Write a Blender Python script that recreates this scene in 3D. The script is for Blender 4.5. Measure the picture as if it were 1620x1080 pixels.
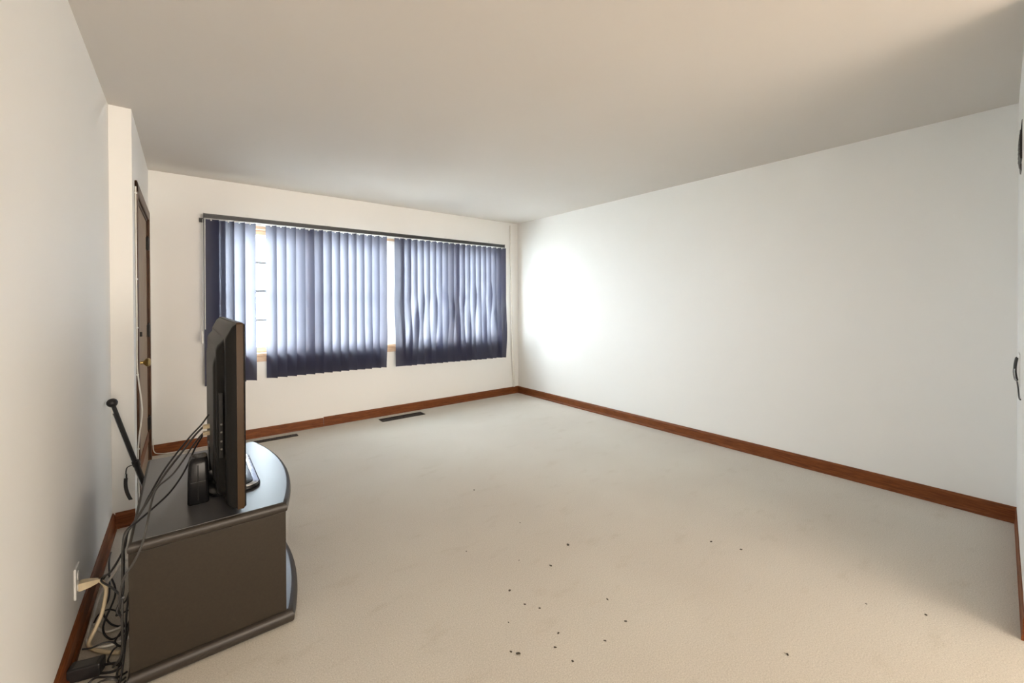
import bpy, bmesh, math, random
from mathutils import Vector, Matrix

random.seed(7)
for o in list(bpy.data.objects):
    bpy.data.objects.remove(o, do_unlink=True)
scene = bpy.context.scene
COL = scene.collection

# ------------------------------------------------------------------ camera
CAM_H = 1.2905
YAW, PITCH, ROLL = 0.665499, -0.007376, -0.003694
FWD = Vector((math.sin(YAW)*math.cos(PITCH), math.cos(YAW)*math.cos(PITCH), math.sin(PITCH)))
RT0 = Vector((math.cos(YAW), -math.sin(YAW), 0))
UP0 = RT0.cross(FWD)
RT = RT0*math.cos(ROLL) + UP0*math.sin(ROLL)
UP = -RT0*math.sin(ROLL) + UP0*math.cos(ROLL)
cam_data = bpy.data.cameras.new('camera')
cam = bpy.data.objects.new('camera', cam_data); COL.objects.link(cam)
cam_data.sensor_fit = 'HORIZONTAL'; cam_data.sensor_width = 36
cam_data.lens = 658.87/1620*36
cam_data.shift_y = -(540-484.886)/1620
cam_data.clip_start = 0.02
M4 = Matrix.Identity(4)
for i in range(3):
    M4[i][0], M4[i][1], M4[i][2] = RT[i], UP[i], -FWD[i]
M4[2][3] = CAM_H
cam.matrix_world = M4
scene.camera = cam

# ------------------------------------------------------------------ light and exposure
world = bpy.data.worlds.new('world'); scene.world = world
world.use_nodes = True
bg = world.node_tree.nodes['Background']
bg.inputs[0].default_value = (0.84, 0.93, 1.0, 1)      # even bright overcast
bg.inputs[1].default_value = 20.0

def area_light(name, loc, direction, sx, sy, power, color, portal=False):
    L = bpy.data.lights.new(name, 'AREA'); L.shape = 'RECTANGLE'
    L.size, L.size_y, L.energy, L.color = sx, sy, power, color
    o = bpy.data.objects.new(name, L); COL.objects.link(o)
    o.location = loc
    o.rotation_euler = Vector(direction).to_track_quat('-Z', 'Y').to_euler()
    if portal:
        L.cycles.is_portal = True
    return o
# sky light entering the front window
area_light('window_daylight_portal', (1.85, 4.90, 1.43), (0, -1, 0), 3.3, 1.3, 1, (1, 1, 1), portal=True)
# warm fill light added in the dining area behind the camera
area_light('rear_fill_light', (1.70, -4.92, 1.02), (0, 1, -.04), 3.8, 1.9, 165, (1.0, 0.885, 0.76))

scene.view_settings.view_transform = 'Standard'
scene.view_settings.look = 'None'
scene.view_settings.exposure = 0.86
scene.view_settings.gamma = 1.0
scene.view_settings.use_curve_mapping = False
try:
    scene.cycles.use_denoising = True
    scene.cycles.max_bounces = 10
    scene.cycles.diffuse_bounces = 6
    scene.cycles.transparent_max_bounces = 16
except Exception:
    pass

# ------------------------------------------------------------------ materials
def new_mat(name):
    m = bpy.data.materials.new(name); m.use_nodes = True
    nt = m.node_tree
    return m, nt, nt.nodes['Principled BSDF']

def plain(name, col, rough=0.5, metal=0.0, spec=0.5, noise=0.0, scale=40, bump=0.0, coat=0.0):
    m, nt, b = new_mat(name)
    b.inputs['Base Color'].default_value = (*col, 1)
    b.inputs['Roughness'].default_value = rough
    b.inputs['Metallic'].default_value = metal
    b.inputs['Specular IOR Level'].default_value = spec
    b.inputs['Coat Weight'].default_value = coat
    if coat >= 1: b.inputs['Coat IOR'].default_value = 1.7; b.inputs['Coat Roughness'].default_value = .42; b.inputs['Coat Weight'].default_value = .7
    if noise > 0 or bump > 0:
        tc = nt.nodes.new('ShaderNodeTexCoord'); n = nt.nodes.new('ShaderNodeTexNoise')
        n.inputs['Scale'].default_value = scale; n.inputs['Detail'].default_value = 4
        nt.links.new(tc.outputs['Object'], n.inputs['Vector'])
        if noise > 0:
            r = nt.nodes.new('ShaderNodeValToRGB')
            r.color_ramp.elements[0].position = .3; r.color_ramp.elements[1].position = .7
            r.color_ramp.elements[0].color = (*[c*(1-noise) for c in col], 1)
            r.color_ramp.elements[1].color = (*[min(1, c*(1+noise)) for c in col], 1)
            nt.links.new(n.outputs['Fac'], r.inputs['Fac'])
            nt.links.new(r.outputs['Color'], b.inputs['Base Color'])
        if bump > 0:
            bp = nt.nodes.new('ShaderNodeBump'); bp.inputs['Strength'].default_value = bump
            bp.inputs['Distance'].default_value = 0.002
            nt.links.new(n.outputs['Fac'], bp.inputs['Height'])
            nt.links.new(bp.outputs['Normal'], b.inputs['Normal'])
    return m

def wood(name, dark, light, rough, scale, stretch):
    m, nt, b = new_mat(name)
    tc = nt.nodes.new('ShaderNodeTexCoord'); mp = nt.nodes.new('ShaderNodeMapping')
    mp.inputs['Scale'].default_value = stretch
    n = nt.nodes.new('ShaderNodeTexNoise'); n.inputs['Scale'].default_value = scale
    n.inputs['Detail'].default_value = 6; n.inputs['Distortion'].default_value = .6
    r = nt.nodes.new('ShaderNodeValToRGB')
    r.color_ramp.elements[0].position = .32; r.color_ramp.elements[1].position = .68
    r.color_ramp.elements[0].color = (*dark, 1); r.color_ramp.elements[1].color = (*light, 1)
    nt.links.new(tc.outputs['Object'], mp.inputs['Vector'])
    nt.links.new(mp.outputs['Vector'], n.inputs['Vector'])
    nt.links.new(n.outputs['Fac'], r.inputs['Fac'])
    nt.links.new(r.outputs['Color'], b.inputs['Base Color'])
    b.inputs['Roughness'].default_value = rough
    b.inputs['Specular IOR Level'].default_value = .22
    return m

def carpet_mat():
    m, nt, b = new_mat('carpet')
    tc = nt.nodes.new('ShaderNodeTexCoord')
    def noise(s, d=3, rough=.5, vec=None):
        n = nt.nodes.new('ShaderNodeTexNoise'); n.inputs['Scale'].default_value = s
        n.inputs['Detail'].default_value = d; n.inputs['Roughness'].default_value = rough
        nt.links.new((vec or tc.outputs['Object']), n.inputs['Vector']); return n
    big = noise(.75, 3)
    r = nt.nodes.new('ShaderNodeValToRGB')
    r.color_ramp.elements[0].position = .35; r.color_ramp.elements[1].position = .65
    r.color_ramp.elements[0].color = (.69, .635, .56, 1)
    r.color_ramp.elements[1].color = (.76, .72, .645, 1)
    nt.links.new(big.outputs['Fac'], r.inputs['Fac'])
    fine = noise(210, 3, .75)
    r2 = nt.nodes.new('ShaderNodeValToRGB')
    r2.color_ramp.elements[0].position = .3; r2.color_ramp.elements[1].position = .72
    r2.color_ramp.elements[0].color = (.66, .65, .63, 1); r2.color_ramp.elements[1].color = (1.0, 1.0, 1.0, 1)
    nt.links.new(fine.outputs['Fac'], r2.inputs['Fac'])
    mul = nt.nodes.new('ShaderNodeMix'); mul.data_type = 'RGBA'; mul.blend_type = 'MULTIPLY'
    mul.inputs['Factor'].default_value = 1
    nt.links.new(r.outputs['Color'], mul.inputs['A']); nt.links.new(r2.outputs['Color'], mul.inputs['B'])
    # trodden, slightly soiled smudges
    mp = nt.nodes.new('ShaderNodeMapping'); mp.inputs['Scale'].default_value = (1.0, 2.2, 1)
    mp.inputs['Rotation'].default_value = (0, 0, .5)
    nt.links.new(tc.outputs['Object'], mp.inputs['Vector'])
    sm = noise(4.2, 5, .6, mp.outputs['Vector'])
    r3 = nt.nodes.new('ShaderNodeValToRGB')
    r3.color_ramp.elements[0].position = .58; r3.color_ramp.elements[1].position = .78
    r3.color_ramp.elements[0].color = (1, 1, 1, 1); r3.color_ramp.elements[1].color = (.90, .88, .85, 1)
    nt.links.new(sm.outputs['Fac'], r3.inputs['Fac'])
    mul2 = nt.nodes.new('ShaderNodeMix'); mul2.data_type = 'RGBA'; mul2.blend_type = 'MULTIPLY'
    mul2.inputs['Factor'].default_value = 1
    nt.links.new(mul.outputs['Result'], mul2.inputs['A']); nt.links.new(r3.outputs['Color'], mul2.inputs['B'])
    nt.links.new(mul2.outputs['Result'], b.inputs['Base Color'])
    bp = nt.nodes.new('ShaderNodeBump'); bp.inputs['Strength'].default_value = .55; bp.inputs['Distance'].default_value = .004
    nt.links.new(fine.outputs['Fac'], bp.inputs['Height']); nt.links.new(bp.outputs['Normal'], b.inputs['Normal'])
    b.inputs['Roughness'].default_value = 1; b.inputs['Specular IOR Level'].default_value = .1
    b.inputs['Sheen Weight'].default_value = .15
    return m

def vane_mat():
    m, nt, b = new_mat('slate_blue_vane_fabric')
    b.inputs['Roughness'].default_value = .5; b.inputs['Specular IOR Level'].default_value = .2
    # blue cloth on the room side, white backing on the window side
    g = nt.nodes.new('ShaderNodeNewGeometry'); cm = nt.nodes.new('ShaderNodeMix'); cm.data_type = 'RGBA'
    cm.inputs['A'].default_value = (.020, .022, .058, 1); cm.inputs['B'].default_value = (.72, .72, .74, 1)
    nt.links.new(g.outputs['Backfacing'], cm.inputs['Factor']); nt.links.new(cm.outputs['Result'], b.inputs['Base Color'])
    t = nt.nodes.new('ShaderNodeBsdfTranslucent'); t.inputs['Color'].default_value = (.275, .275, .32, 1)
    mx = nt.nodes.new('ShaderNodeMixShader'); mx.inputs[0].default_value = .31
    tc = nt.nodes.new('ShaderNodeTexCoord'); n = nt.nodes.new('ShaderNodeTexNoise')
    n.inputs['Scale'].default_value = 300; nt.links.new(tc.outputs['Object'], n.inputs['Vector'])
    bp = nt.nodes.new('ShaderNodeBump'); bp.inputs['Strength'].default_value = .15; bp.inputs['Distance'].default_value = .001
    nt.links.new(n.outputs['Fac'], bp.inputs['Height']); nt.links.new(bp.outputs['Normal'], b.inputs['Normal'])
    nt.links.new(b.outputs[0], mx.inputs[1]); nt.links.new(t.outputs[0], mx.inputs[2])
    nt.links.new(mx.outputs[0], nt.nodes['Material Output'].inputs[0])
    return m

def glass_mat():
    m = bpy.data.materials.new('window_glass'); m.use_nodes = True; nt = m.node_tree
    nt.nodes.remove(nt.nodes['Principled BSDF'])
    tr = nt.nodes.new('ShaderNodeBsdfTransparent'); tr.inputs[0].default_value = (.95, .97, .97, 1)
    gl = nt.nodes.new('ShaderNodeBsdfGlossy'); gl.inputs['Roughness'].default_value = .02
    mx = nt.nodes.new('ShaderNodeMixShader'); mx.inputs[0].default_value = .06
    nt.links.new(tr.outputs[0], mx.inputs[1]); nt.links.new(gl.outputs[0], mx.inputs[2])
    nt.links.new(mx.outputs[0], nt.nodes['Material Output'].inputs[0])
    return m

MT = dict(
    wall=plain('off_white_wall_paint', (.815, .81, .79), .62, noise=.012, scale=1.5, bump=.04, spec=.3),
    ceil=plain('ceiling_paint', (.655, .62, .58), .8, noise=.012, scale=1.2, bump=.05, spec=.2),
    carpet=carpet_mat(),
    base=wood('red_brown_baseboard_wood', (.12, .033, .009), (.23, .072, .020), .5, 9, (1, 1, 14)),
    jamb=wood('dark_brown_door_trim_wood', (.050, .022, .012), (.12, .058, .032), .4, 14, (6, 6, .6)),
    door=wood('weathered_brown_door_wood', (.23, .165, .115), (.38, .29, .21), .5, 26, (5, 5, .35)),
    tan=wood('tan_window_wood', (.52, .36, .25), (.64, .47, .34), .45, 12, (1, 6, 6)),
    sash=plain('grey_sash_paint', (.12, .12, .125), .5, noise=.05),
    glass=glass_mat(),
    vane=vane_mat(),
    rail=plain('charcoal_head_rail', (.055, .058, .062), .35, .3, noise=.08, scale=20),
    clipw=plain('white_plastic', (.78, .78, .76), .35, noise=.03),
    white=plain('white_cable_plastic', (.74, .72, .67), .4, noise=.04),
    cream=plain('cream_plastic', (.72, .60, .40), .42, noise=.06),
    lam=plain('black_brown_laminate', (.026, .0195, .013), .42, noise=.10, scale=120, spec=.3),
    lamtop=plain('black_satin_laminate_top', (.040, .039, .042), .38, noise=.06, scale=120, spec=.8, coat=1.0),
    edge=plain('black_edge_band', (.030, .024, .019), .42, noise=.08, spec=.4),
    tvback=plain('black_textured_plastic', (.009, .0085, .008), .36, noise=.12, scale=200, bump=.06, spec=.15),
    tvgloss=plain('gloss_black_plastic', (.008, .008, .009), .22, noise=.1, spec=.22),
    bronze=plain('bronze_bezel_side', (.050, .030, .016), .42, 0, spec=.15, noise=.1, scale=8),
    screen=plain('dark_screen', (.010, .010, .012), .1, noise=.05),
    chrome=plain('brushed_silver', (.62, .63, .65), .18, 1.0, noise=.05),
    sockm=plain('dull_socket_metal', (.16, .155, .14), .5, .5, noise=.2),
    black=plain('black_rubber', (.014, .013, .014), .42, noise=.15),
    grey=plain('grey_rubber', (.050, .048, .045), .45, noise=.12),
    brass=plain('aged_brass', (.50, .37, .16), .28, 1.0, noise=.2, scale=60),
    register=plain('dark_bronze_register', (.022, .018, .016), .45, .4, noise=.15),
    crumb=plain('dark_crumb', (.075, .062, .045), .9, noise=.4, scale=300),
    ground=plain('pale_concrete', (.55, .55, .53), .9, noise=.08, scale=2),
    shrub=plain('grey_green_leaves', (.16, .20, .13), .7, noise=.4, scale=30),
)

# ------------------------------------------------------------------ builders
WLOC = {}
def link(o, parent=None):
    COL.objects.link(o)
    if parent is not None: o.parent = parent
    return o
def tag(o, label=None, cat=None, group=None, kind=None):
    if label: o['label'] = label
    if cat: o['category'] = cat
    if group: o['group'] = group
    if kind: o['kind'] = kind
    return o
def empty(name, loc):
    o = bpy.data.objects.new(name, None); o.empty_display_size = .05
    o.location = loc; COL.objects.link(o); WLOC[o] = Vector(loc); return o

class MB:
    """collects geometry in world coordinates, builds one mesh object"""
    def __init__(s): s.v = []; s.f = []
    def add(s, vs, fs):
        k = len(s.v); s.v += [tuple(p) for p in vs]; s.f += [[i+k for i in f] for f in fs]; return s
    def box(s, x0, x1, y0, y1, z0, z1, bev=0.0, seg=2):
        bm = bmesh.new()
        bmesh.ops.create_cube(bm, size=1)
        for v in bm.verts:
            v.co = Vector(((x0+x1)/2 + v.co.x*(x1-x0), (y0+y1)/2 + v.co.y*(y1-y0), (z0+z1)/2 + v.co.z*(z1-z0)))
        if bev > 0:
            bmesh.ops.bevel(bm, geom=bm.edges[:], offset=bev, segments=seg, affect='EDGES', profile=.5)
        bm.verts.index_update()
        s.add([v.co[:] for v in bm.verts], [[v.index for v in f.verts] for f in bm.faces]); bm.free(); return s
    def loft(s, rings, cap=True, closed=False):
        n = len(rings[0]); k = len(s.v)
        for r in rings: s.v += [tuple(p) for p in r]
        m = len(rings)
        for i in range(m if closed else m-1):
            a = k+i*n; b = k+((i+1) % m)*n
            for j in range(n):
                s.f.append([a+j, a+(j+1) % n, b+(j+1) % n, b+j])
        if cap and not closed:
            s.f.append(list(range(k+n-1, k-1, -1))); s.f.append([k+(m-1)*n+j for j in range(n)])
        return s
    def tube(s, pts, r, n=8, closed=False, smooth=6):
        pts = [Vector(p) for p in pts]
        if smooth > 1: pts = catmull(pts, smooth, closed)
        m = len(pts); rings = []; nrm = None
        for i, p in enumerate(pts):
            if closed: t = (pts[(i+1) % m]-pts[i-1])
            else: t = pts[min(i+1, m-1)]-pts[max(i-1, 0)]
            t.normalize()
            if nrm is None:
                nrm = t.orthogonal().normalized()
            else:
                nrm = (nrm - t*nrm.dot(t)).normalized()
            bn = t.cross(nrm); rr = r(i/(m-1)) if callable(r) else r
            rings.append([p + nrm*math.cos(a)*rr + bn*math.sin(a)*rr for a in [2*math.pi*j/n for j in range(n)]])
        return s.loft(rings, closed=closed)
    def lathe(s, prof, origin, axis, n=20):
        axis = Vector(axis).normalized(); u = axis.orthogonal().normalized(); w = axis.cross(u); o = Vector(origin)
        return s.loft([[o + axis*h + u*math.cos(a)*r + w*math.sin(a)*r for a in [2*math.pi*j/n for j in range(n)]] for r, h in prof])
    def prism(s, outline, z0, z1, bev=0.0, seg=3):
        """vertical extrusion of an XY outline with rounded upper and lower edges"""
        c = Vector((sum(p[0] for p in outline)/len(outline), sum(p[1] for p in outline)/len(outline)))
        rings = []
        def inset(d):
            m = len(outline); out = []
            for i in range(m):
                a = Vector(outline[i-1][:2]); b = Vector(outline[i][:2]); e = Vector(outline[(i+1) % m][:2])
                d1 = (b-a).normalized(); d2 = (e-b).normalized()
                n1 = Vector((-d1.y, d1.x)); n2 = Vector((-d2.y, d2.x)); nn = (n1+n2)
                nn = nn/max(.35, nn.length_squared)*2*.5*2 if nn.length > 1e-6 else n1
                out.append(b + nn*d)
            return out
        if bev <= 0:
            rings = [[(p[0], p[1], z) for p in outline] for z in (z0, z1)]
        else:
            rings = []
            for k in range(seg+1):
                a = math.pi/2*k/seg
                rings.append([(p.x, p.y, z0+bev*(1-math.cos(a))) for p in inset(bev*(1-math.sin(a)))])
            for k in range(seg+1):
                a = math.pi/2*k/seg
                rings.append([(p.x, p.y, z1-bev*(1-math.sin(a))) for p in inset(bev*(1-math.cos(a)))])
        return s.loft(rings)
    def build(s, name, mat, parent=None, smooth=False, angle=40):
        off = Vector((0, 0, 0))
        p = parent
        while p is not None:
            if p in WLOC: off = WLOC[p]; break
            p = p.parent
        me = bpy.data.meshes.new(name)
        me.from_pydata([tuple(Vector(v)-off) for v in s.v], [], s.f); me.validate(); me.update()
        bm = bmesh.new(); bm.from_mesh(me); bmesh.ops.recalc_face_normals(bm, faces=bm.faces[:])
        if smooth:
            lim = math.radians(angle)
            for f in bm.faces: f.smooth = True
            for e in bm.edges:
                if len(e.link_faces) == 2 and e.calc_face_angle(0) > lim: e.smooth = False
        bm.to_mesh(me); bm.free()
        me.materials.append(MT[mat])
        o = bpy.data.objects.new(name, me)
        return link(o, parent)
    def build_at(s, name, mat, loc, smooth=False, angle=40):
        """a top-level one-mesh thing with its origin at loc"""
        e = Vector(loc); s.v = [tuple(Vector(v)-e) for v in s.v]
        o = s.build(name, mat, None, smooth, angle); o.location = loc; WLOC[o] = e; return o

def catmull(p, k, closed=False):
    out = []; n = len(p)
    for i in range(n if closed else n-1):
        if closed: a, b, c, d = p[i-1], p[i], p[(i+1) % n], p[(i+2) % n]
        else: a, b, c, d = p[max(i-1, 0)], p[i], p[i+1], p[min(i+2, n-1)]
        for j in range(k):
            t = j/k
            out.append(.5*((2*b)+(c-a)*t+(2*a-5*b+4*c-d)*t*t+(3*b-a-3*c+d)*t**3))
    if not closed: out.append(p[-1].copy())
    return out

def struct(name, mb, mat, parent=None, smooth=False):
    o = mb.build(name, mat, parent, smooth)
    if parent is None: o['kind'] = 'structure'
    return o

# ------------------------------------------------------------------ the room
H = 2.44
XR, YF, XL, XE, YJ = 3.803, 4.705, -.339, -.240, 3.309
YB = -5.00                       # back of the dining area behind the camera
T = .14
def near_y(x): return -.0615 + .0396*x      # the near wall is slightly out of square
X_OPEN = 2.50                    # the wide opening the camera stands in ends here

struct('floor', MB().box(XL-.05, XR+.05, YB, YF+.05, -.10, 0), 'carpet')
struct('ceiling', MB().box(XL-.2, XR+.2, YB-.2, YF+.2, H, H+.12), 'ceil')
# far wall with the window opening
WX0, WX1, WZ0, WZ1 = .27, 3.43, .79, 2.055
m = MB()
m.box(XE-.15, WX0, YF, YF+T, 0, H); m.box(WX1, XR+.15, YF, YF+T, 0, H)
m.box(WX0, WX1, YF, YF+T, 0, WZ0); m.box(WX0, WX1, YF, YF+T, WZ1, H)
struct('wall_far', m, 'wall')
struct('wall_right', MB().box(XR, XR+T, YB, YF, 0, H), 'wall')
struct('wall_left', MB().box(XL-T, XL, YB, YJ, 0, H), 'wall')
# entry wall with the front door opening; its thickness ends in the narrow return face
DY0, DY1, DZ = 3.52, 4.56, 2.0
m = MB()
m.box(XE-.24, XE, YJ, DY0, 0, H); m.box(XE-.24, XE, DY1, YF, 0, H); m.box(XE-.24, XE, DY0, DY1, DZ, H)
struct('wall_entry', m, 'wall')
# near wall, right of the opening
m = MB()
a, b = X_OPEN, XR
m.add([(a, near_y(a), 0), (b, near_y(b), 0), (b, near_y(b)-T, 0), (a, near_y(a)-T, 0),
       (a, near_y(a), H), (b, near_y(b), H), (b, near_y(b)-T, H), (a, near_y(a)-T, H)],
      [(0, 1, 2, 3), (7, 6, 5, 4), (0, 4, 5, 1), (1, 5, 6, 2), (2, 6, 7, 3), (3, 7, 4, 0)])
struct('wall_near', m, 'wall')
# back wall of the dining area; solid, the added fill light stands before it
m = MB().box(XL-T, XR+T, YB-T, YB, 0, H)
struct('wall_back', m, 'wall')
m = MB()
m.box(-.28, -.20, YB, YB+.03, 0, 2.16, .004); m.box(3.60, 3.68, YB, YB+.03, 0, 2.16, .004); m.box(-.20, 3.60, YB, YB+.03, 2.08, 2.16, .004)
struct('trim_1', m, 'base')  # unseen frame added around the fill light, no doors behind it

# baseboards (board + small shoe moulding)
def baseboard(name, p0, p1, nrm, h=.088):
    p0, p1, n = Vector(p0), Vector(p1), Vector(nrm)
    prof = [(0, 0), (.022, 0), (.021, .012), (.014, .019), (.0125, .024), (.0125, h-.016), (.008, h-.004), (.004, h), (0, h)]
    rings = [[(q.x+n.x*d, q.y+n.y*d, z) for d, z in prof] for q in (p0, p1)]
    return MB().loft(rings)
m = baseboard('', (XE, YF, 0), (1.142, YF, 0), (0, -1, 0))
bf = struct('baseboard_far', m, 'base')
baseboard('', (1.146, YF, 0), (XR, YF, 0), (0, -1, 0), .096).build('board_length', 'base', bf)
struct('baseboard_right', baseboard('', (XR, near_y(XR), 0), (XR, YF-.013, 0), (-1, 0, 0), .094), 'base')
struct('baseboard_left', baseboard('', (XL, YB, 0), (XL, YJ, 0), (1, 0, 0)), 'base')
struct('baseboard_return', baseboard('', (XL+.013, YJ, 0), (XE, YJ, 0), (0, -1, 0)), 'base')
struct('baseboard_near', baseboard('', (X_OPEN, near_y(X_OPEN), 0), (XR-.013, near_y(XR), 0), (-.016, .4, 0), .094), 'base')

# ------------------------------------------------------------------ window
win = empty('window_1', ((WX0+WX1)/2, YF, WZ0)); tag(win, kind='structure')
FY0, FY1 = YF+.02, YF+.12
m = MB()
m.box(WX0, WX0+.03, FY0, FY1, WZ0, WZ1, .003); m.box(WX1-.03, WX1, FY0, FY1, WZ0, WZ1, .003)
m.box(WX0, WX1, FY0, FY1, WZ1-.03, WZ1, .003)
m.build('frame', 'tan', win)
MB().box(WX0-.04, WX1+.04, YF-.035, FY1, WZ0, WZ0+.028, .006).build('sill', 'tan', win)
MB().box(WX0-.02, WX1+.02, YF-.018, YF, WZ0-.055, WZ0, .004).build('apron', 'tan', win)
mull = [1.06, 1.935, 2.72]
for x in mull:
    w = .072 if x == 1.935 else .035
    MB().box(x-w, x+w, YF-.004, FY1, WZ0+.028, WZ1-.03, .004).build('mullion', 'clipw' if x == 1.935 else 'tan', win)  # middle mullion is white to put the window glare into its colour
bays = [(WX0+.03, 1.06-.035), (1.06+.035, 1.935-.072), (1.935+.072, 2.72-.035), (2.72+.035, WX1-.03)]
zm = 1.42
for x0, x1 in bays:
    for (z0, z1, y0, tb, tt) in ((zm-.016, WZ1-.03, YF+.085, .026, .045), (WZ0+.028, zm+.016, YF+.048, .055, .026)):
        y1 = y0+.032
        m = MB()
        m.box(x0, x0+.045, y0, y1, z0, z1, .003); m.box(x1-.045, x1, y0, y1, z0, z1, .003)
        s = m.build('sash', 'tan', win)
        m = MB(); m.box(x0+.045, x1-.045, y0, y1, z1-tt, z1, .003); m.build('top_rail', 'tan' if z1 > 1.8 else 'sash', s)
        m = MB(); m.box(x0+.045, x1-.045, y0, y1, z0, z0+tb, .003); m.build('bottom_rail', 'tan' if z0 < 1 else 'sash', s)
        zc = (z0+tb+z1-tt)/2 + (0 if z0 > 1 else -.005)
        MB().box(x0+.045, x1-.045, y0+.008, y1-.008, zc-.012, zc+.012).build('muntin', 'sash', s)
        for a, b in ((z0+tb, zc-.012), (zc+.012, z1-tt)):
            MB().box(x0+.045, x1-.045, y0+.014, y0+.018, a, b).build('pane', 'glass', s)

# outside: pale ground and a hedge seen through the gap
struct('ground_outside', MB().box(-14, 22, YF+T, 40, -.5, -.35), 'ground')

# ------------------------------------------------------------------ front door
dr = empty('door_1', (XE, (DY0+DY1)/2, 0)); tag(dr, kind='structure')
FX = XE+.013                      # face of the casing
MB().box(XE-.050, XE-.007, DY0+.028, DY1-.028, .012, DZ-.028, .003).build('door_leaf', 'door', dr)
m = MB()
m.box(XE-.15, XE, DY0, DY0+.026, 0, DZ, .002); m.box(XE-.15, XE, DY1-.026, DY1, 0, DZ, .002); m.box(XE-.15, XE, DY0+.026, DY1-.026, DZ-.026, DZ, .002)
m.build('jamb', 'jamb', dr)
MB().box(XE, FX, DY0-.062, DY0+.008, 0, DZ+.06, .005).build('casing', 'jamb', dr)
MB().box(XE, FX, DY1-.008, DY1+.066, 0, DZ+.06, .005).build('casing', 'jamb', dr)
MB().box(XE, FX, DY0-.062, DY1+.066, DZ-.008, DZ+.062, .005).build('casing', 'jamb', dr)
MB().box(XE-.008, XE-.002, DY0+.03, DY1-.03, .17, .25, .003).build('kick_strip', 'base', dr)
MB().box(XE-.12, XE+.012, DY0+.026, DY1-.026, 0, .016, .004).build('threshold', 'brass', dr)
for z in (1.79, 1.08, .32):
    m = MB(); m.box(XE-.007, XE-.003, DY1-.07, DY1-.03, z-.05, z+.05)
    m.tube([(XE+.004, DY1-.03, z-.052), (XE+.004, DY1-.03, z+.052)], .010, 10, smooth=1)
    m.lathe([(.002, 0), (.007, .003), (.004, .012), (.001, .016)], (XE+.004, DY1-.03, z+.052), (0, 0, 1), 10)
    m.build('hinge', 'register', dr, True)
ky = DY0+.095
m = MB(); m.lathe([(.030, 0), (.030, .006), (.022, .010), (.012, .012), (.010, .030), (.016, .036), (.026, .045), (.028, .056), (.022, .066), (.004, .070)], (XE-.007, ky, .915), (1, 0, 0), 20)
m.build('door_knob', 'brass', dr, True)
m = MB(); m.lathe([(.026, 0), (.024, .008), (.010, .010), (.009, .014)], (XE-.007, ky, 1.10), (1, 0, 0), 18)
m.box(XE+.004, XE+.020, ky-.005, ky+.005, 1.085, 1.115, .002)
m.build('deadbolt_turn', 'register', dr, True)

# ------------------------------------------------------------------ vertical blind
BY = 4.625
bl = empty('vertical_blind', (1.81, BY, .56))
tag(bl, 'long slate-blue vertical blind with charcoal head rail across the front window', 'blind')
m = MB(); m.box(.135, 3.487, BY-.024, BY+.026, 2.064, 2.104, .004)
m.box(.135, 3.487, BY-.029, BY-.022, 2.066, 2.074); m.box(.135, 3.487, BY-.029, BY-.022, 2.094, 2.102)
hr = m.build('head_rail', 'rail', bl)
MB().box(.133, .1355, BY-.026, BY+.028, 2.062, 2.106).build('end_cap', 'register', hr)
MB().box(3.4865, 3.489, BY-.026, BY+.028, 2.062, 2.106).build('end_cap', 'register', hr)
MB().box(.140, 3.482, BY-.016, BY+.018, 2.061, 2.0645).build('carrier_track', 'clipw', hr)
for x in (.472, 1.19, 1.90, 2.62, 3.30):
    m = MB(); m.box(x-.014, x+.014, BY-.02, YF, 2.105, 2.110); m.box(x-.014, x+.014, YF-.004, YF, 2.105, 2.150)
    m.build('mounting_bracket', 'clipw', bl)

VW = .114
def vane_mesh(theta, twist=None, ztop=2.056, zbot=.575, nu=7, nz=2, sag=-.009):
    mb = MB(); grid = []
    for k in range(nz+1):
        z = ztop+(zbot-ztop)*k/nz
        th, dx, dy, sg = (theta, 0, 0, sag) if twist is None else twist(z)
        row = []
        for i in range(nu+1):
            u = (i/nu-.5); s = sg*(1-4*u*u)
            # left edge towards the window, right edge towards the room; belly towards the room
            x = u*VW*math.cos(th) - s*math.sin(th) + dx
            y = -u*VW*math.sin(th) - s*math.cos(th) + dy
            row.append((x, y, z))
        grid.append(row)
    vs = [p for r in grid for p in r]; n = nu+1
    fs = [(k*n+i, k*n+i+1, (k+1)*n+i+1, (k+1)*n+i) for k in range(nz) for i in range(nu)]
    mb.add(vs, fs); return mb
TH = math.radians(44)
proto = {}
def vane(x, theta, y=BY, zbot=.575, twist=None):
    key = (round(theta, 3), round(zbot, 3)) if twist is None else None
    if key in proto:
        o = proto[key].copy(); COL.objects.link(o)
    else:
        mb = vane_mesh(theta, None, 2.056, zbot) if twist is None else vane_mesh(theta, twist, 2.056, zbot, 9, 26)
        mb.v = [(p[0]+bl.location.x, p[1]+bl.location.y, p[2]+bl.location.z) for p in mb.v]
        o = mb.build('vane', 'vane', bl, True, 80)
        if sum(p.normal.y for p in o.data.polygons) > 0: o.data.flip_normals()
        if key: proto[key] = o
    o.parent = bl
    o.location = Vector((x, y, 0)) - bl.location
    # carrier clip gripping the head of the vane
    c = clip0.copy() if clip0 else None
    if c: COL.objects.link(c); c.parent = bl; c.location = o.location + Vector((0, 0, 0)); c.rotation_euler.z = -theta
    return o
clip0 = None
_m = MB(); _m.box(-.003, .003, -.003, .003, 2.046, 2.062); _m.box(-.006, .006, -.002, .002, 2.044, 2.052)
_m.v = [(p[0]+bl.location.x, p[1]+bl.location.y, p[2]+bl.location.z) for p in _m.v]
clip0 = _m.build('vane_clip', 'clipw', bl)
def fix_clip():      # the first clip hangs where the missing vane was, above the bare pane
    clip0.location = Vector((.577, BY, 0)) - bl.location
SP = .0846
vane(.190, math.radians(4), BY-.012, .560)
vane(.243, math.radians(24), BY+.014, .560)
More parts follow.
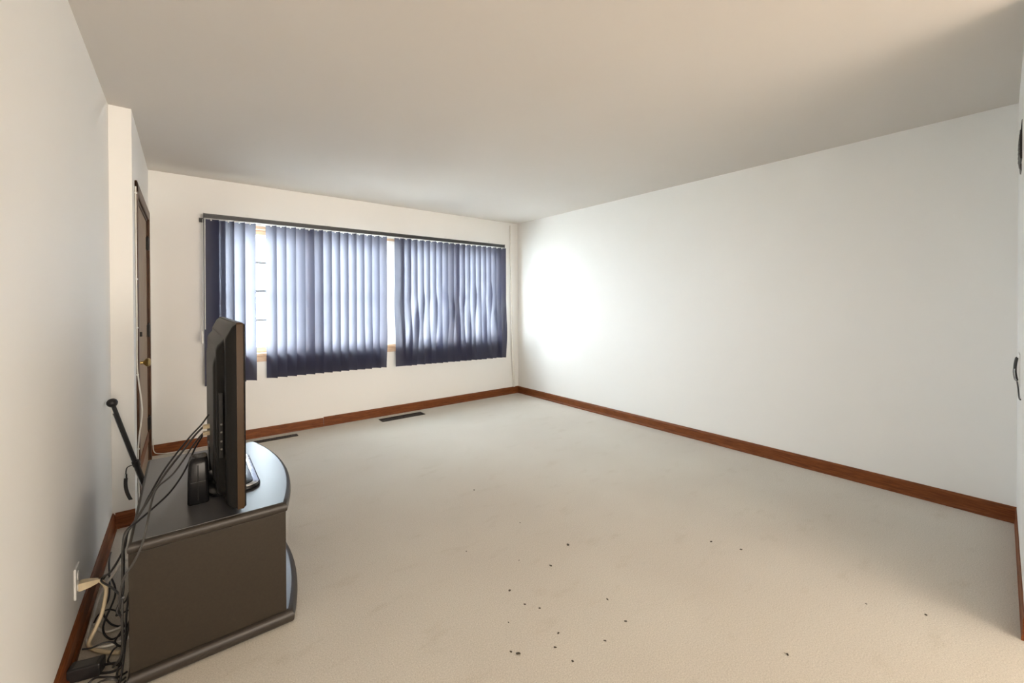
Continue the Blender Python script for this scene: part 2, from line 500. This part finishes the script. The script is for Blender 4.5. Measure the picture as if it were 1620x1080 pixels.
for i, x in enumerate((.319, .403, .489)):
    vane(x, TH, BY, .572)
x = .662
for i in range(14):
    if i < 10: vane(x, TH, BY, .575)
    else:
        ph = random.uniform(0, 6); am = .12+.06*i/14
        def tw(z, ph=ph, am=am):
            k = max(0, (1.15-z)/.6); k = min(1, k); k = k*k*(3-2*k)
            return (TH+am*k*math.sin(4*z+ph), .010*k*math.sin(7*z+ph), 0, -.009)
        vane(x, TH, BY, .572, tw)
    x += SP
x = 1.968
for i in range(19):
    if i == 0: th = math.radians(10)
    else: th = math.radians(37 + random.uniform(-5, 6))
    ph = random.uniform(0, 6.28); sgn = random.choice((-1, 1)); am = (random.uniform(.2, .45) if sgn > 0 else random.uniform(.15, .3))*(1 if i > 1 else .4)
    zk = random.uniform(1.35, 1.62); dxa = random.uniform(.006, .018)
    def tw(z, ph=ph, am=am, zk=zk, th=th, dxa=dxa, sgn=sgn):
        k = max(0, min(1, (zk-z)/.22)); k = k*k*(3-2*k)
        kb = max(0, min(1, (z-.57)/.10))
        return (th + am*k*(.45+.55*math.sin(5*z+ph))*(.4+.6*kb)*sgn, dxa*k*math.sin(6*z+ph), -.012*k*abs(math.sin(4*z+ph)), -.009+.006*k*math.sin(9*z+ph))
    vane(x, th, BY, .545+.02*(1-i/19), tw)
    x += .0826
fix_clip()
# control wand and draw chain at the left end
MB().tube([(.143, BY-.035, 2.05), (.141, BY-.036, 1.6), (.140, BY-.036, 1.07)], .0035, 8).build('wand', 'clipw', bl, True)
m = MB(); m.tube([(.128, BY-.030, 2.05), (.124, BY-.034, 1.5), (.118, BY-.034, 1.06)], .0018, 6)
m.build('draw_cord', 'clipw', bl, True)
m = MB(); m.lathe([(.003, 0), (.009, -.012), (.010, -.10), (.007, -.115), (.002, -.12)], (.118, BY-.034, 1.06), (0, 0, 1), 12)
m.build('cord_weight', 'clipw', bl, True)
# small spare bracket on the wall left of the rail
m = MB(); m.box(.105, .135, YF-.004, YF, 2.035, 2.075, .001); m.box(.105, .109, YF-.028, YF-.004, 2.040, 2.070, .001); m.box(.109, .126, YF-.028, YF-.024, 2.040, 2.070, .001)
tag(m.build_at('wall_bracket', 'grey', (.12, YF, 2.035)), 'tiny empty metal bracket on wall beside the left end of the blind rail', 'bracket')

# ------------------------------------------------------------------ floor registers
def register(x0, x1, y0, y1, label):
    r = empty('floor_register', ((x0+x1)/2, (y0+y1)/2, 0)); tag(r, label, 'floor vent', 'floor registers under the window')
    m = MB(); w = .014
    m.box(x0, x1, y0, y0+w, 0, .006, .001); m.box(x0, x1, y1-w, y1, 0, .006, .001)
    m.box(x0, x0+w, y0+w, y1-w, 0, .006, .001); m.box(x1-w, x1, y0+w, y1-w, 0, .006, .001)
    m.build('frame', 'register', r)
    MB().box(x0+w, x1-w, y0+w, y1-w, 0, .0015).build('opening', 'black', r)
    n = int((x1-x0)/.024)
    for i in range(n):
        x = x0+w+(x1-x0-2*w)*(i+.5)/n
        MB().box(x-.003, x+.003, y0+w, y1-w, .0015, .0055).build('louver', 'register', r)
    MB().box((x0+x1)/2-.006, (x0+x1)/2+.006, y0+w+.01, y0+w+.03, .0055, .010, .001).build('damper_lever', 'register', r)
register(.42, .865, 4.505, 4.575, 'thin dark metal floor vent nearest the television stand')
register(1.69, 2.20, 4.45, 4.575, 'dark metal floor vent standing alone on carpet under the blind')

# ------------------------------------------------------------------ corner conduit
m = MB(); m.tube([(3.655, YF-.012, 2.40), (3.66, YF-.014, 1.9), (3.672, YF-.014, 1.3), (3.682, YF-.016, .7), (3.712, YF-.016, .10)], lambda t: .009+.011*t, 10)
c = m.build_at('cable_conduit', 'white', (3.70, YF-.012, .10), True)
tag(c, 'white plastic conduit running up the far wall beside the right corner', 'conduit')

# ------------------------------------------------------------------ television stand
CX0, CX1, CY0, CY1, CT = -.158, .318, 1.872, 2.84, .495
tvs = empty('television_stand', (.09, (CY0+CY1)/2, 0))
tag(tvs, 'low black-brown television stand with bowed front against left wall', 'tv stand')
def bow(x0, x1, y0, y1, bulge, n=18, r=.018):
    """plan outline, counter-clockwise: straight back at x0, bowed front at x1"""
    pts = [(x0, y0)]
    for i in range(n+1):
        t = i/n; y = y0+(y1-y0)*t
        pts.append((x1+bulge*(1-(2*t-1)**2), y))
    pts.append((x0, y1))
    return pts
MB().prism(bow(CX0, CX1, CY0, CY1, .072), CT-.042, CT-.001, .018, 5).build('top', 'edge', tvs, True, 50)
MB().prism(bow(CX0+.012, CX1-.014, CY0+.014, CY1-.014, .070), CT-.003, CT, 0).build('top_surface', 'lamtop', tvs)
MB().prism(bow(CX0-.004, CX1+.022, CY0-.004, CY1+.004, .075), 0, .055, .024, 5).build('base', 'edge', tvs, True, 50)
MB().prism(bow(CX0+.012, CX1+.002, CY0+.018, CY1-.018, .072), .053, .056, 0).build('base_surface', 'lamtop', tvs)
MB().box(CX0+.002, CX1-.004, CY0+.012, CY0+.030, .054, CT-.040, .002).build('side_panel', 'lam', tvs)
MB().box(CX0+.002, CX1-.004, CY1-.030, CY1-.012, .052, CT-.040, .002).build('side_panel', 'lam', tvs)
MB().box(CX0+.012, CX0+.018, CY0+.030, CY1-.030, .052, CT-.040).build('back_panel', 'lam', tvs)
MB().prism(bow(CX0+.02, CX1-.03, CY0+.031, CY1-.031, .05), .25, .268, .003, 2).build('shelf', 'lam', tvs, True, 50)
MB().box(CX0+.02, CX1-.02, (CY0+CY1)/2-.009, (CY0+CY1)/2+.009, .052, .25).build('divider', 'lam', tvs)

# ------------------------------------------------------------------ television
TY0, TY1, TZ0, TZ1 = 1.862, 2.862, .518, 1.222
tv = empty('television', (.13, (TY0+TY1)/2, CT))
tag(tv, 'flat black television seen edge-on, standing on the low stand', 'television')
def rrect(x, y0, y1, z0, z1, r, n=4):
    out = []
    for cy, cz, a0 in ((y1-r, z1-r, 0), (y0+r, z1-r, 90), (y0+r, z0+r, 180), (y1-r, z0+r, 270)):
        for k in range(n+1):
            a = math.radians(a0+90*k/n); out.append((x, cy+r*math.cos(a), cz+r*math.sin(a)))
    return out
FXB, FXF = .150, .174
m = MB(); m.loft([rrect(FXB, TY0, TY1, TZ0, TZ1, .008), rrect(FXF-.004, TY0, TY1, TZ0, TZ1, .008), rrect(FXF, TY0+.004, TY1-.004, TZ0+.004, TZ1-.004, .008)])
fr = m.build('front_frame', 'bronze', tv, True, 35)
m = MB(); m.loft([rrect(FXF-.0005, TY0+.003, TY1-.003, TZ0+.003, TZ1-.003, .008), rrect(FXF+.004, TY0+.006, TY1-.006, TZ0+.006, TZ1-.006, .008)])
bz = m.build('bezel', 'tvgloss', tv, True, 35)
MB().box(FXF+.003, FXF+.0055, TY0+.035, TY1-.035, TZ0+.06, TZ1-.035).build('screen', 'screen', tv)
# back cover: tapered first step, then an inset bulge
m = MB()
m.loft([rrect(FXB+.001, TY0+.004, TY1-.004, TZ0+.004, TZ1-.004, .008),
        rrect(.138, TY0+.006, TY1-.006, TZ0+.006, TZ1-.014, .010),
        rrect(.122, TY0+.014, TY1-.014, TZ0+.016, TZ1-.046, .014),
        rrect(.117, TY0+.020, TY1-.020, TZ0+.022, TZ1-.055, .016)])
m.build('back_cover', 'tvback', tv, True, 35)
m = MB()
BY0, BY1 = TY0+.10, TY1-.10
m.loft([rrect(.119, BY0-.012, BY1+.012, TZ0+.024, TZ1-.060, .02),
        rrect(.112, BY0-.006, BY1+.006, TZ0+.026, TZ1-.072, .02),
        rrect(.098, BY0+.004, BY1-.004, TZ0+.034, TZ1-.088, .022),
        rrect(.092, BY0+.014, BY1-.014, TZ0+.040, TZ1-.100, .022)])
bk = m.build('rear_bulge', 'tvback', tv, True, 35)
m = MB()
m.loft([rrect(.094, BY0+.03, BY1-.12, TZ0+.06, TZ1-.125, .02), rrect(.086, BY0+.04, BY1-.135, TZ0+.07, TZ1-.150, .02), rrect(.083, BY0+.055, BY1-.15, TZ0+.08, TZ1-.165, .02)])
m.build('rear_housing', 'tvback', tv, True, 35)
# side connector bay with sockets, facing the near end
pp = MB().box(.099, .111, BY0-.0135, BY0+.01, .70, .95).build('connector_bay', 'tvback', tv)
for z in (.735, .765, .80, .83):
    m = MB(); m.lathe([(.0035, 0), (.0035, .003), (.002, .003), (.002, .001)], (.106, BY0-.013, z), (0, -1, 0), 12)
    m.build('socket', 'sockm', pp, True)
MB().box(.102, .110, BY0-.017, BY0-.013, .90, .925).build('label_plate', 'tvback', pp)
# pale plugs leaving the rear
for z in (.715, .745):
    MB().box(.058, .084, 2.30, 2.325, z-.008, z+.008, .002).build('cable_plug', 'cream', tv)
# stand: short central neck, base plate, bright rim
m = MB()
for z0_, z1_, x0_, x1_, w_ in ((CT+.010, CT+.060, .060, .125, .070), (CT+.058, CT+.16, .078, .116, .055)):
    m.box(x0_, x1_, 2.36-w_, 2.36+w_, z0_, z1_, .006)
m.build('stand_neck', 'tvgloss', tv, True, 40)
def rr2(x0, x1, y0, y1, r, n=6):
    out = []
    for cx, cy, a0 in ((x1-r, y1-r, 0), (x0+r, y1-r, 90), (x0+r, y0+r, 180), (x1-r, y0+r, 270)):
        for k in range(n+1):
            a = math.radians(a0+90*k/n); out.append((cx+r*math.cos(a), cy+r*math.sin(a)))
    return out
MB().prism(rr2(.070, .258, 2.10, 2.60, .055), CT, CT+.012, .004, 2).build('stand_base', 'tvgloss', tv, True, 40)
m = MB(); ring = rr2(.10, .252, 2.108, 2.592, .05)
MB().prism(ring, CT+.012, CT+.018, .003, 2).build('base_rim', 'chrome', tv, True, 40)
MB().prism(rr2(.105, .232, 2.128, 2.572, .04), CT+.018, CT+.022, .002, 2).build('base_plate', 'tvgloss', tv, True, 40)

# ------------------------------------------------------------------ small upright box behind the television
bx = empty('upright_box', (.036, 2.13, CT)); tag(bx, 'small glossy black upright box on the stand, tucked behind the television', 'electronics')
rings = []
for z, x0, x1, y0, y1 in ((CT, .004, .070, 2.078, 2.175), (CT+.006, .001, .072, 2.074, 2.178), (CT+.08, .002, .071, 2.075, 2.177), (CT+.158, .006, .069, 2.078, 2.173), (CT+.172, .010, .068, 2.082, 2.168), (CT+.180, .018, .064, 2.090, 2.160)):
    rings.append([(p[0], p[1], z) for p in rr2(x0, x1, y0, y1, .012, 4)])
MB().loft(rings).build('body', 'tvgloss', bx, True, 40)
MB().box(.034, .037, 2.0735, 2.0765, CT+.015, CT+.155).build('front_groove', 'tvback', bx)
MB().box(.012, .060, 2.0735, 2.0760, CT+.088, CT+.091).build('seam', 'black', bx)
MB().box(.010, .062, 2.085, 2.165, CT-.0005, CT+.002).build('foot', 'black', bx)

# ------------------------------------------------------------------ leaning pole
p0, p1 = Vector((-.131, 3.235, .006)), Vector((-.312, 3.085, .765))
d = (p1-p0).normalized()
pole = empty('telescopic_pole', p0)
tag(pole, 'thin black telescopic pole with ball head leaning in the corner by the door', 'pole')
MB().tube([p0, p0+(p1-p0)*.52], .0125, 12, smooth=1).build('lower_tube', 'black', pole, True)
MB().tube([p0+(p1-p0)*.50, p1], .0095, 12, smooth=1).build('upper_tube', 'black', pole, True)
side = d.cross(Vector((0, 1, 0))).normalized()
MB().tube([p0+(p1-p0)*.08+side*.012, p1-d*.06+side*.012], .0035, 8, smooth=1).build('side_rod', 'chrome', pole, True)
MB().tube([p0+(p1-p0)*.495, p0+(p1-p0)*.535], .017, 12, smooth=1).build('clamp_collar', 'black', pole, True)
MB().lathe([(.002, -.024), (.014, -.020), (.021, -.010), (.024, 0), (.021, .012), (.013, .020), (.002, .024)], p1, d, 16).build('ball_head', 'black', pole, True)
MB().lathe([(.016, 0), (.016, .012), (.010, .016), (.002, .017)], p0-d*.004, d, 12).build('rubber_foot', 'black', pole, True)
q = p0+(p1-p0)*.52
sp = [q+Vector((-.006, -.012, -.005)), q+Vector((-.034, -.022, -.012)), q+Vector((-.040, -.025, -.045))]
st = MB().tube(sp, .003, 6).build('wrist_strap', 'black', pole, True)
MB().tube([sp[-1], sp[-1]+Vector((0, 0, -.022))], .006, 8, smooth=1).build('strap_clasp', 'chrome', st, True)
b0 = sp[-1]+Vector((0, 0, -.024)); mm = MB(); rings = []
for k in range(9):
    t = k/8; c = b0+Vector((.020*t*t-.004*math.sin(t*3), 0, -.125*t)); w = .008
    rings.append([c+Vector((-w, -.003, 0)), c+Vector((w, -.003, 0)), c+Vector((w, .003, 0)), c+Vector((-w, .003, 0))])
mm.loft(rings).build('strap_webbing', 'black', st, True)

# ------------------------------------------------------------------ wall outlet and cords
ol = empty('wall_outlet', (XL, 2.29, .175)); tag(ol, 'white electrical outlet plate low on left wall', 'outlet')
MB().box(XL, XL+.007, 2.255, 2.325, .172, .290, .003).build('cover_plate', 'clipw', ol)
for z in (.208, .252):
    MB().lathe([(.017, 0), (.017, .002), (.015, .003)], (XL+.0065, 2.29, z), (1, 0, 0), 18).build('receptacle', 'clipw', ol, True)
MB().lathe([(.003, 0), (.003, .0015)], (XL+.0065, 2.29, .230), (1, 0, 0), 8).build('screw', 'chrome', ol, True)

ec = empty('extension_cord', (-.25, 2.13, 0)); tag(ec, 'thick cream extension cord plugged into the wall outlet', 'cord')
m = MB(); m.loft([[(x, 2.29+dy*w, .208+dz*h) for dy, dz in ((-1, -1), (1, -1), (1, 1), (-1, 1))] for x, w, h in ((XL+.009, .014, .013), (XL+.014, .016, .015), (XL+.040, .013, .012), (XL+.062, .007, .007))])
m.build('plug', 'cream', ec)
MB().tube([(XL+.058, 2.29, .208), (-.268, 2.291, .200), (-.255, 2.29, .170), (-.256, 2.278, .135), (-.264, 2.255, .09), (-.282, 2.235, .045), (-.295, 2.213, .016), (-.274, 2.172, .010), (-.231, 2.125, .009), (-.198, 2.098, .009)], .0065, 10).build('cable', 'cream', ec, True)

def cable(label, pts, r, mat, name='cable', group=None):
    m = MB(); m.tube(pts, r, 7)
    o = m.build_at(name, mat, pts[-1], True, 60); tag(o, label, 'cable', group); return o
cable('black cable leaving the television highest and looping low by the left wall', [(.080, 2.30, .80), (.052, 2.30, .758), (.007, 2.28, .711), (-.068, 2.22, .621), (-.116, 2.15, .545), (-.137, 2.08, .512), (-.166, 2.02, .482), (-.178, 2.02, .421), (-.22, 2.103, .317), (-.26, 2.262, .23), (-.26, 2.231, .227), (-.22, 2.083, .269), (-.17, 1.90, .31)], .0036, 'black')
cable('dark grey cable from the upper pale plug, dropping straight down behind the stand', [(.060, 2.312, .745), (.029, 2.30, .715), (-.021, 2.26, .655), (-.067, 2.20, .607), (-.109, 2.10, .56), (-.148, 2.0, .515), (-.172, 1.96, .48), (-.178, 1.97, .357), (-.178, 1.948, .22), (-.182, 1.976, .08), (-.21, 2.03, .008)], .0042, 'grey')
cable('black cable from television sagging lowest over stand top', [(.062, 2.312, .715), (.03, 2.28, .666), (-.007, 2.20, .600), (-.05, 2.12, .556), (-.104, 2.05, .528), (-.14, 2.0, .515), (-.172, 1.97, .492), (-.176, 1.985, .391), (-.176, 1.95, .30), (-.19, 1.935, .255), (-.178, 1.92, .24)], .0036, 'black')
cable('thin grey cable hanging over the near back corner of the stand', [(.059, 2.315, .717), (.03, 2.28, .69), (-.038, 2.14, .622), (-.085, 2.05, .607), (-.098, 1.95, .596), (-.107, 1.858, .55), (-.119, 1.852, .492), (-.139, 1.853, .441), (-.164, 1.858, .396), (-.178, 1.895, .33), (-.185, 1.95, .25)], .0034, 'grey')
cable('white cable on the carpet behind stand, running along the left baseboard', [(-.175, 2.06, .36), (-.195, 2.10, .335), (-.225, 2.22, .25), (-.285, 2.44, .09), (-.305, 2.50, .02), (-.308, 2.44, .007), (-.300, 2.364, .007), (-.281, 2.31, .007), (-.255, 2.269, .007), (-.231, 2.262, .007), (-.202, 2.268, .007)], .0045, 'white')
cable('short white cable end curving into the stand behind the cream cord', [(-.308, 2.40, .006), (-.309, 2.306, .006), (-.300, 2.225, .006), (-.262, 2.165, .018), (-.225, 2.14, .024), (-.19, 2.15, .02), (-.168, 2.17, .012)], .0045, 'white')
cable('black cable farthest back in the tangle behind stand', [(-.312, 2.983, .006), (-.300, 2.80, .04), (-.278, 2.607, .02), (-.273, 2.521, .006), (-.28, 2.431, .006), (-.258, 2.346, .006), (-.228, 2.288, .006), (-.18, 2.25, .006)], .0034, 'black')
cable('thin black cable arching over the cream cord', [(-.300, 2.130, .052), (-.274, 2.108, .058), (-.241, 2.105, .062), (-.216, 2.105, .05), (-.207, 2.109, .03), (-.219, 2.103, .022), (-.228, 2.075, .006), (-.199, 2.034, .006)], .003, 'black')
m = MB(); m.tube([(-.194, 2.021, .020), (-.226, 2.042, .018), (-.256, 2.064, .010), (-.260, 2.046, .005), (-.237, 2.024, .005), (-.208, 2.010, .005), (-.188, 2.008, .012)], .004, 7, closed=True)
tag(m.build_at('cable_loop', 'black', (-.22, 2.03, .001), True, 60), 'small coiled loop of black cable on carpet beside the power adapter', 'cable')
cable('black cable lying in the foreground between baseboard and stand', [(-.282, 1.97, .006), (-.254, 1.985, .022), (-.225, 1.96, .030), (-.192, 1.956, .014), (-.170, 1.976, .006)], .0036, 'black')
cable('dark grey cable humped in the nearest tangle behind stand', [(-.262, 1.93, .006), (-.24, 1.955, .02), (-.221, 1.924, .042), (-.2, 1.914, .042), (-.183, 1.927, .015), (-.172, 1.95, .006)], .0034, 'grey')
cable('black cable rising along the near back edge of the stand', [(-.187, 1.88, .006), (-.179, 1.927, .04), (-.175, 1.989, .10), (-.176, 2.05, .17), (-.172, 2.10, .22)], .0034, 'black')
cable('grey cable nearest the camera on the carpet behind stand', [(-.27, 1.86, .006), (-.235, 1.90, .018), (-.205, 1.885, .030), (-.18, 1.90, .012), (-.17, 1.93, .006)], .0034, 'grey')
cable('thin black cable winding around the middle of the tangle', [(-.30, 2.62, .05), (-.27, 2.50, .12), (-.235, 2.36, .10), (-.262, 2.27, .03), (-.235, 2.21, .006), (-.198, 2.20, .02), (-.178, 2.23, .05)], .0035, 'black')

cable('thin black cable hooked around the white cable near the wall', [(-.300, 2.36, .006), (-.282, 2.33, .05), (-.252, 2.30, .075), (-.226, 2.31, .05), (-.232, 2.35, .012), (-.205, 2.37, .006), (-.176, 2.35, .02)], .003, 'black')
cable('black cable bunched against the back edge of the stand', [(-.186, 2.42, .10), (-.200, 2.34, .07), (-.215, 2.25, .09), (-.196, 2.18, .055), (-.216, 2.14, .03), (-.188, 2.10, .03), (-.176, 2.13, .08)], .0034, 'black')
cable('dark grey cable lying straight beside the near back edge of stand', [(-.196, 2.20, .006), (-.190, 2.08, .012), (-.196, 1.98, .006), (-.184, 1.90, .008), (-.19, 1.84, .006)], .0034, 'grey')

ad = empty('power_adapter', (-.285, 2.06, 0)); tag(ad, 'black power adapter brick on the carpet against left baseboard', 'adapter')
m = MB(); m.box(-.045, .045, -.024, .024, .001, .046, .005)
ca, sa = math.cos(-.25), math.sin(-.25)
m.v = [(-.280+x*ca-y*sa, 2.052+x*sa+y*ca, z) for x, y, z in m.v]
m.build('housing', 'black', ad)
m = MB(); m.box(-.03, .03, -.016, .016, .0455, .0468)
m.v = [(-.280+x*ca-y*sa, 2.052+x*sa+y*ca, z) for x, y, z in m.v]
m.build('rating_plate', 'grey', ad)

# white cable stapled along the door casing
wc = cable('thin white cable stapled down the near edge of the door trim', [(XE+.006, DY0-.070, 2.02), (XE+.005, DY0-.069, 1.75), (XE+.005, DY0-.070, 1.45), (XE+.005, DY0-.069, 1.15), (XE+.005, DY0-.070, .90), (XE+.022, DY0-.068, .70), (XE+.024, DY0-.068, .60), (XE+.006, DY0-.070, .42), (XE+.006, DY0-.072, .20), (XE+.010, DY0-.078, .02)], .004, 'white')
for z in (1.98, 1.45, 1.15, .86, .40):
    MB().box(XE, XE+.012, DY0-.076, DY0-.064, z-.004, z+.004, .001).build('staple', 'clipw', wc)
cable('white cable tucked along foot of far baseboard beside the door', [(XE+.02, DY1+.08, .16), (XE+.022, YF-.05, .05), (XE+.06, YF-.032, .014), (XE+.16, YF-.028, .006), (XE+.40, YF-.027, .006)], .0035, 'white')

# ------------------------------------------------------------------ fittings on the near wall
def on_near(x, d, z): return (x-.0396*d, near_y(x)+d, z)
ws = empty('wall_speaker', on_near(3.22, 0, 1.95)); tag(ws, 'small dark mesh-fronted wall speaker tilted forward, high on near wall', 'speaker')
m = MB()
prof = [(.000, 2.15), (.002, 2.145), (.005, 2.10), (.008, 2.06), (.008, 1.985), (.006, 1.965), (.000, 1.965)]
m.loft([[on_near(x, d_, z) for d_, z in prof] for x in (3.10, 3.34)]); m.build('cabinet', 'register', ws)
for k in range(6):
    z = 1.99+k*.022; dd = .007 if z < 2.06 else .008-(z-2.06)*.09
    MB().tube([on_near(3.11, dd+.001, z), on_near(3.33, dd+.001, z)], .0022, 6, smooth=1).build('grille_bar', 'grey', ws, True)
m = MB(); m.loft([[on_near(x, d_, z) for d_, z in ((.0, 1.955), (.004, 1.955), (.006, 1.945), (.004, 1.925), (.0, 1.920))] for x in (3.17, 3.27)]); m.build('bracket', 'grey', ws)

ph = empty('wall_handset', on_near(3.3, 0, .88)); tag(ph, 'grey curved handset in a white cradle on near wall by the right corner', 'phone')
m = MB(); m.loft([[on_near(x, d_, z) for d_, z in ((0, .87), (.005, .88), (.006, 1.00), (.004, 1.03), (0, 1.03))] for x in (3.20, 3.38)]); m.build('cradle', 'clipw', ph)
hs = MB().tube([on_near(3.28, .008, .895), on_near(3.28, .012, .905), on_near(3.28, .016, .94), on_near(3.28, .015, .975), on_near(3.28, .011, 1.005), on_near(3.28, .008, 1.01)], .006, 10).build('handset', 'grey', ph, True)
MB().tube([on_near(3.272, .013, .897), on_near(3.272, .017, .908), on_near(3.272, .020, .94), on_near(3.272, .019, .955)], .004, 8).build('chrome_strip', 'chrome', hs, True)
MB().tube([on_near(3.28, .009, .89), on_near(3.20, .007, .868), on_near(3.10, .006, .84), on_near(2.95, .005, .85)], .003, 6).build('handset_cord', 'grey', ph, True)

# ------------------------------------------------------------------ crumbs on the carpet
spots = [(1.565, 2.427, 1), (1.541, 1.893, .7), (1.60, 1.56, 1.5), (1.404, 1.489, 1.1), (1.138, 1.476, 1), (1.136, 1.367, .9), (1.172, 1.31, .8), (1.438, 1.166, .8),
         (1.396, 1.039, .9), (1.138, 1.165, .9), (1.082, 1.125, .9), (1.252, 1.028, .8), (.956, 1.188, 1.2), (.940, 1.212, .9), (1.09, 1.041, .8), (2.225, 1.101, 1.2), (2.277, .97, 1.0),
         (1.726, .572, 1.0), (2.393, .292, 1.0), (1.144, 1.85, .6), (2.283, .462, .6), (1.02, 1.33, .6), (1.31, 1.62, .6)]
crumb_mesh = []
for k in range(4):
    bm = bmesh.new(); bmesh.ops.create_icosphere(bm, subdivisions=1, radius=1)
    for v in bm.verts:
        f = random.uniform(.55, 1.15); v.co = Vector((v.co.x*f*.0075, v.co.y*f*.0048, (v.co.z*f+.6)*.0022))
    me = bpy.data.meshes.new('crumb'); bm.to_mesh(me); bm.free(); me.materials.append(MT['crumb']); crumb_mesh.append(me)
for i, (x, y, s) in enumerate(spots):
    o = bpy.data.objects.new('crumb', crumb_mesh[i % 4]); COL.objects.link(o)
    o.location = (x, y, .0005); o.rotation_euler.z = random.uniform(0, 6.28); o.scale = (s*1.25, s*1.25, s)
    tag(o, 'tiny dark crumb of dirt lying on the beige carpet', 'crumb', 'dark crumbs on the carpet')
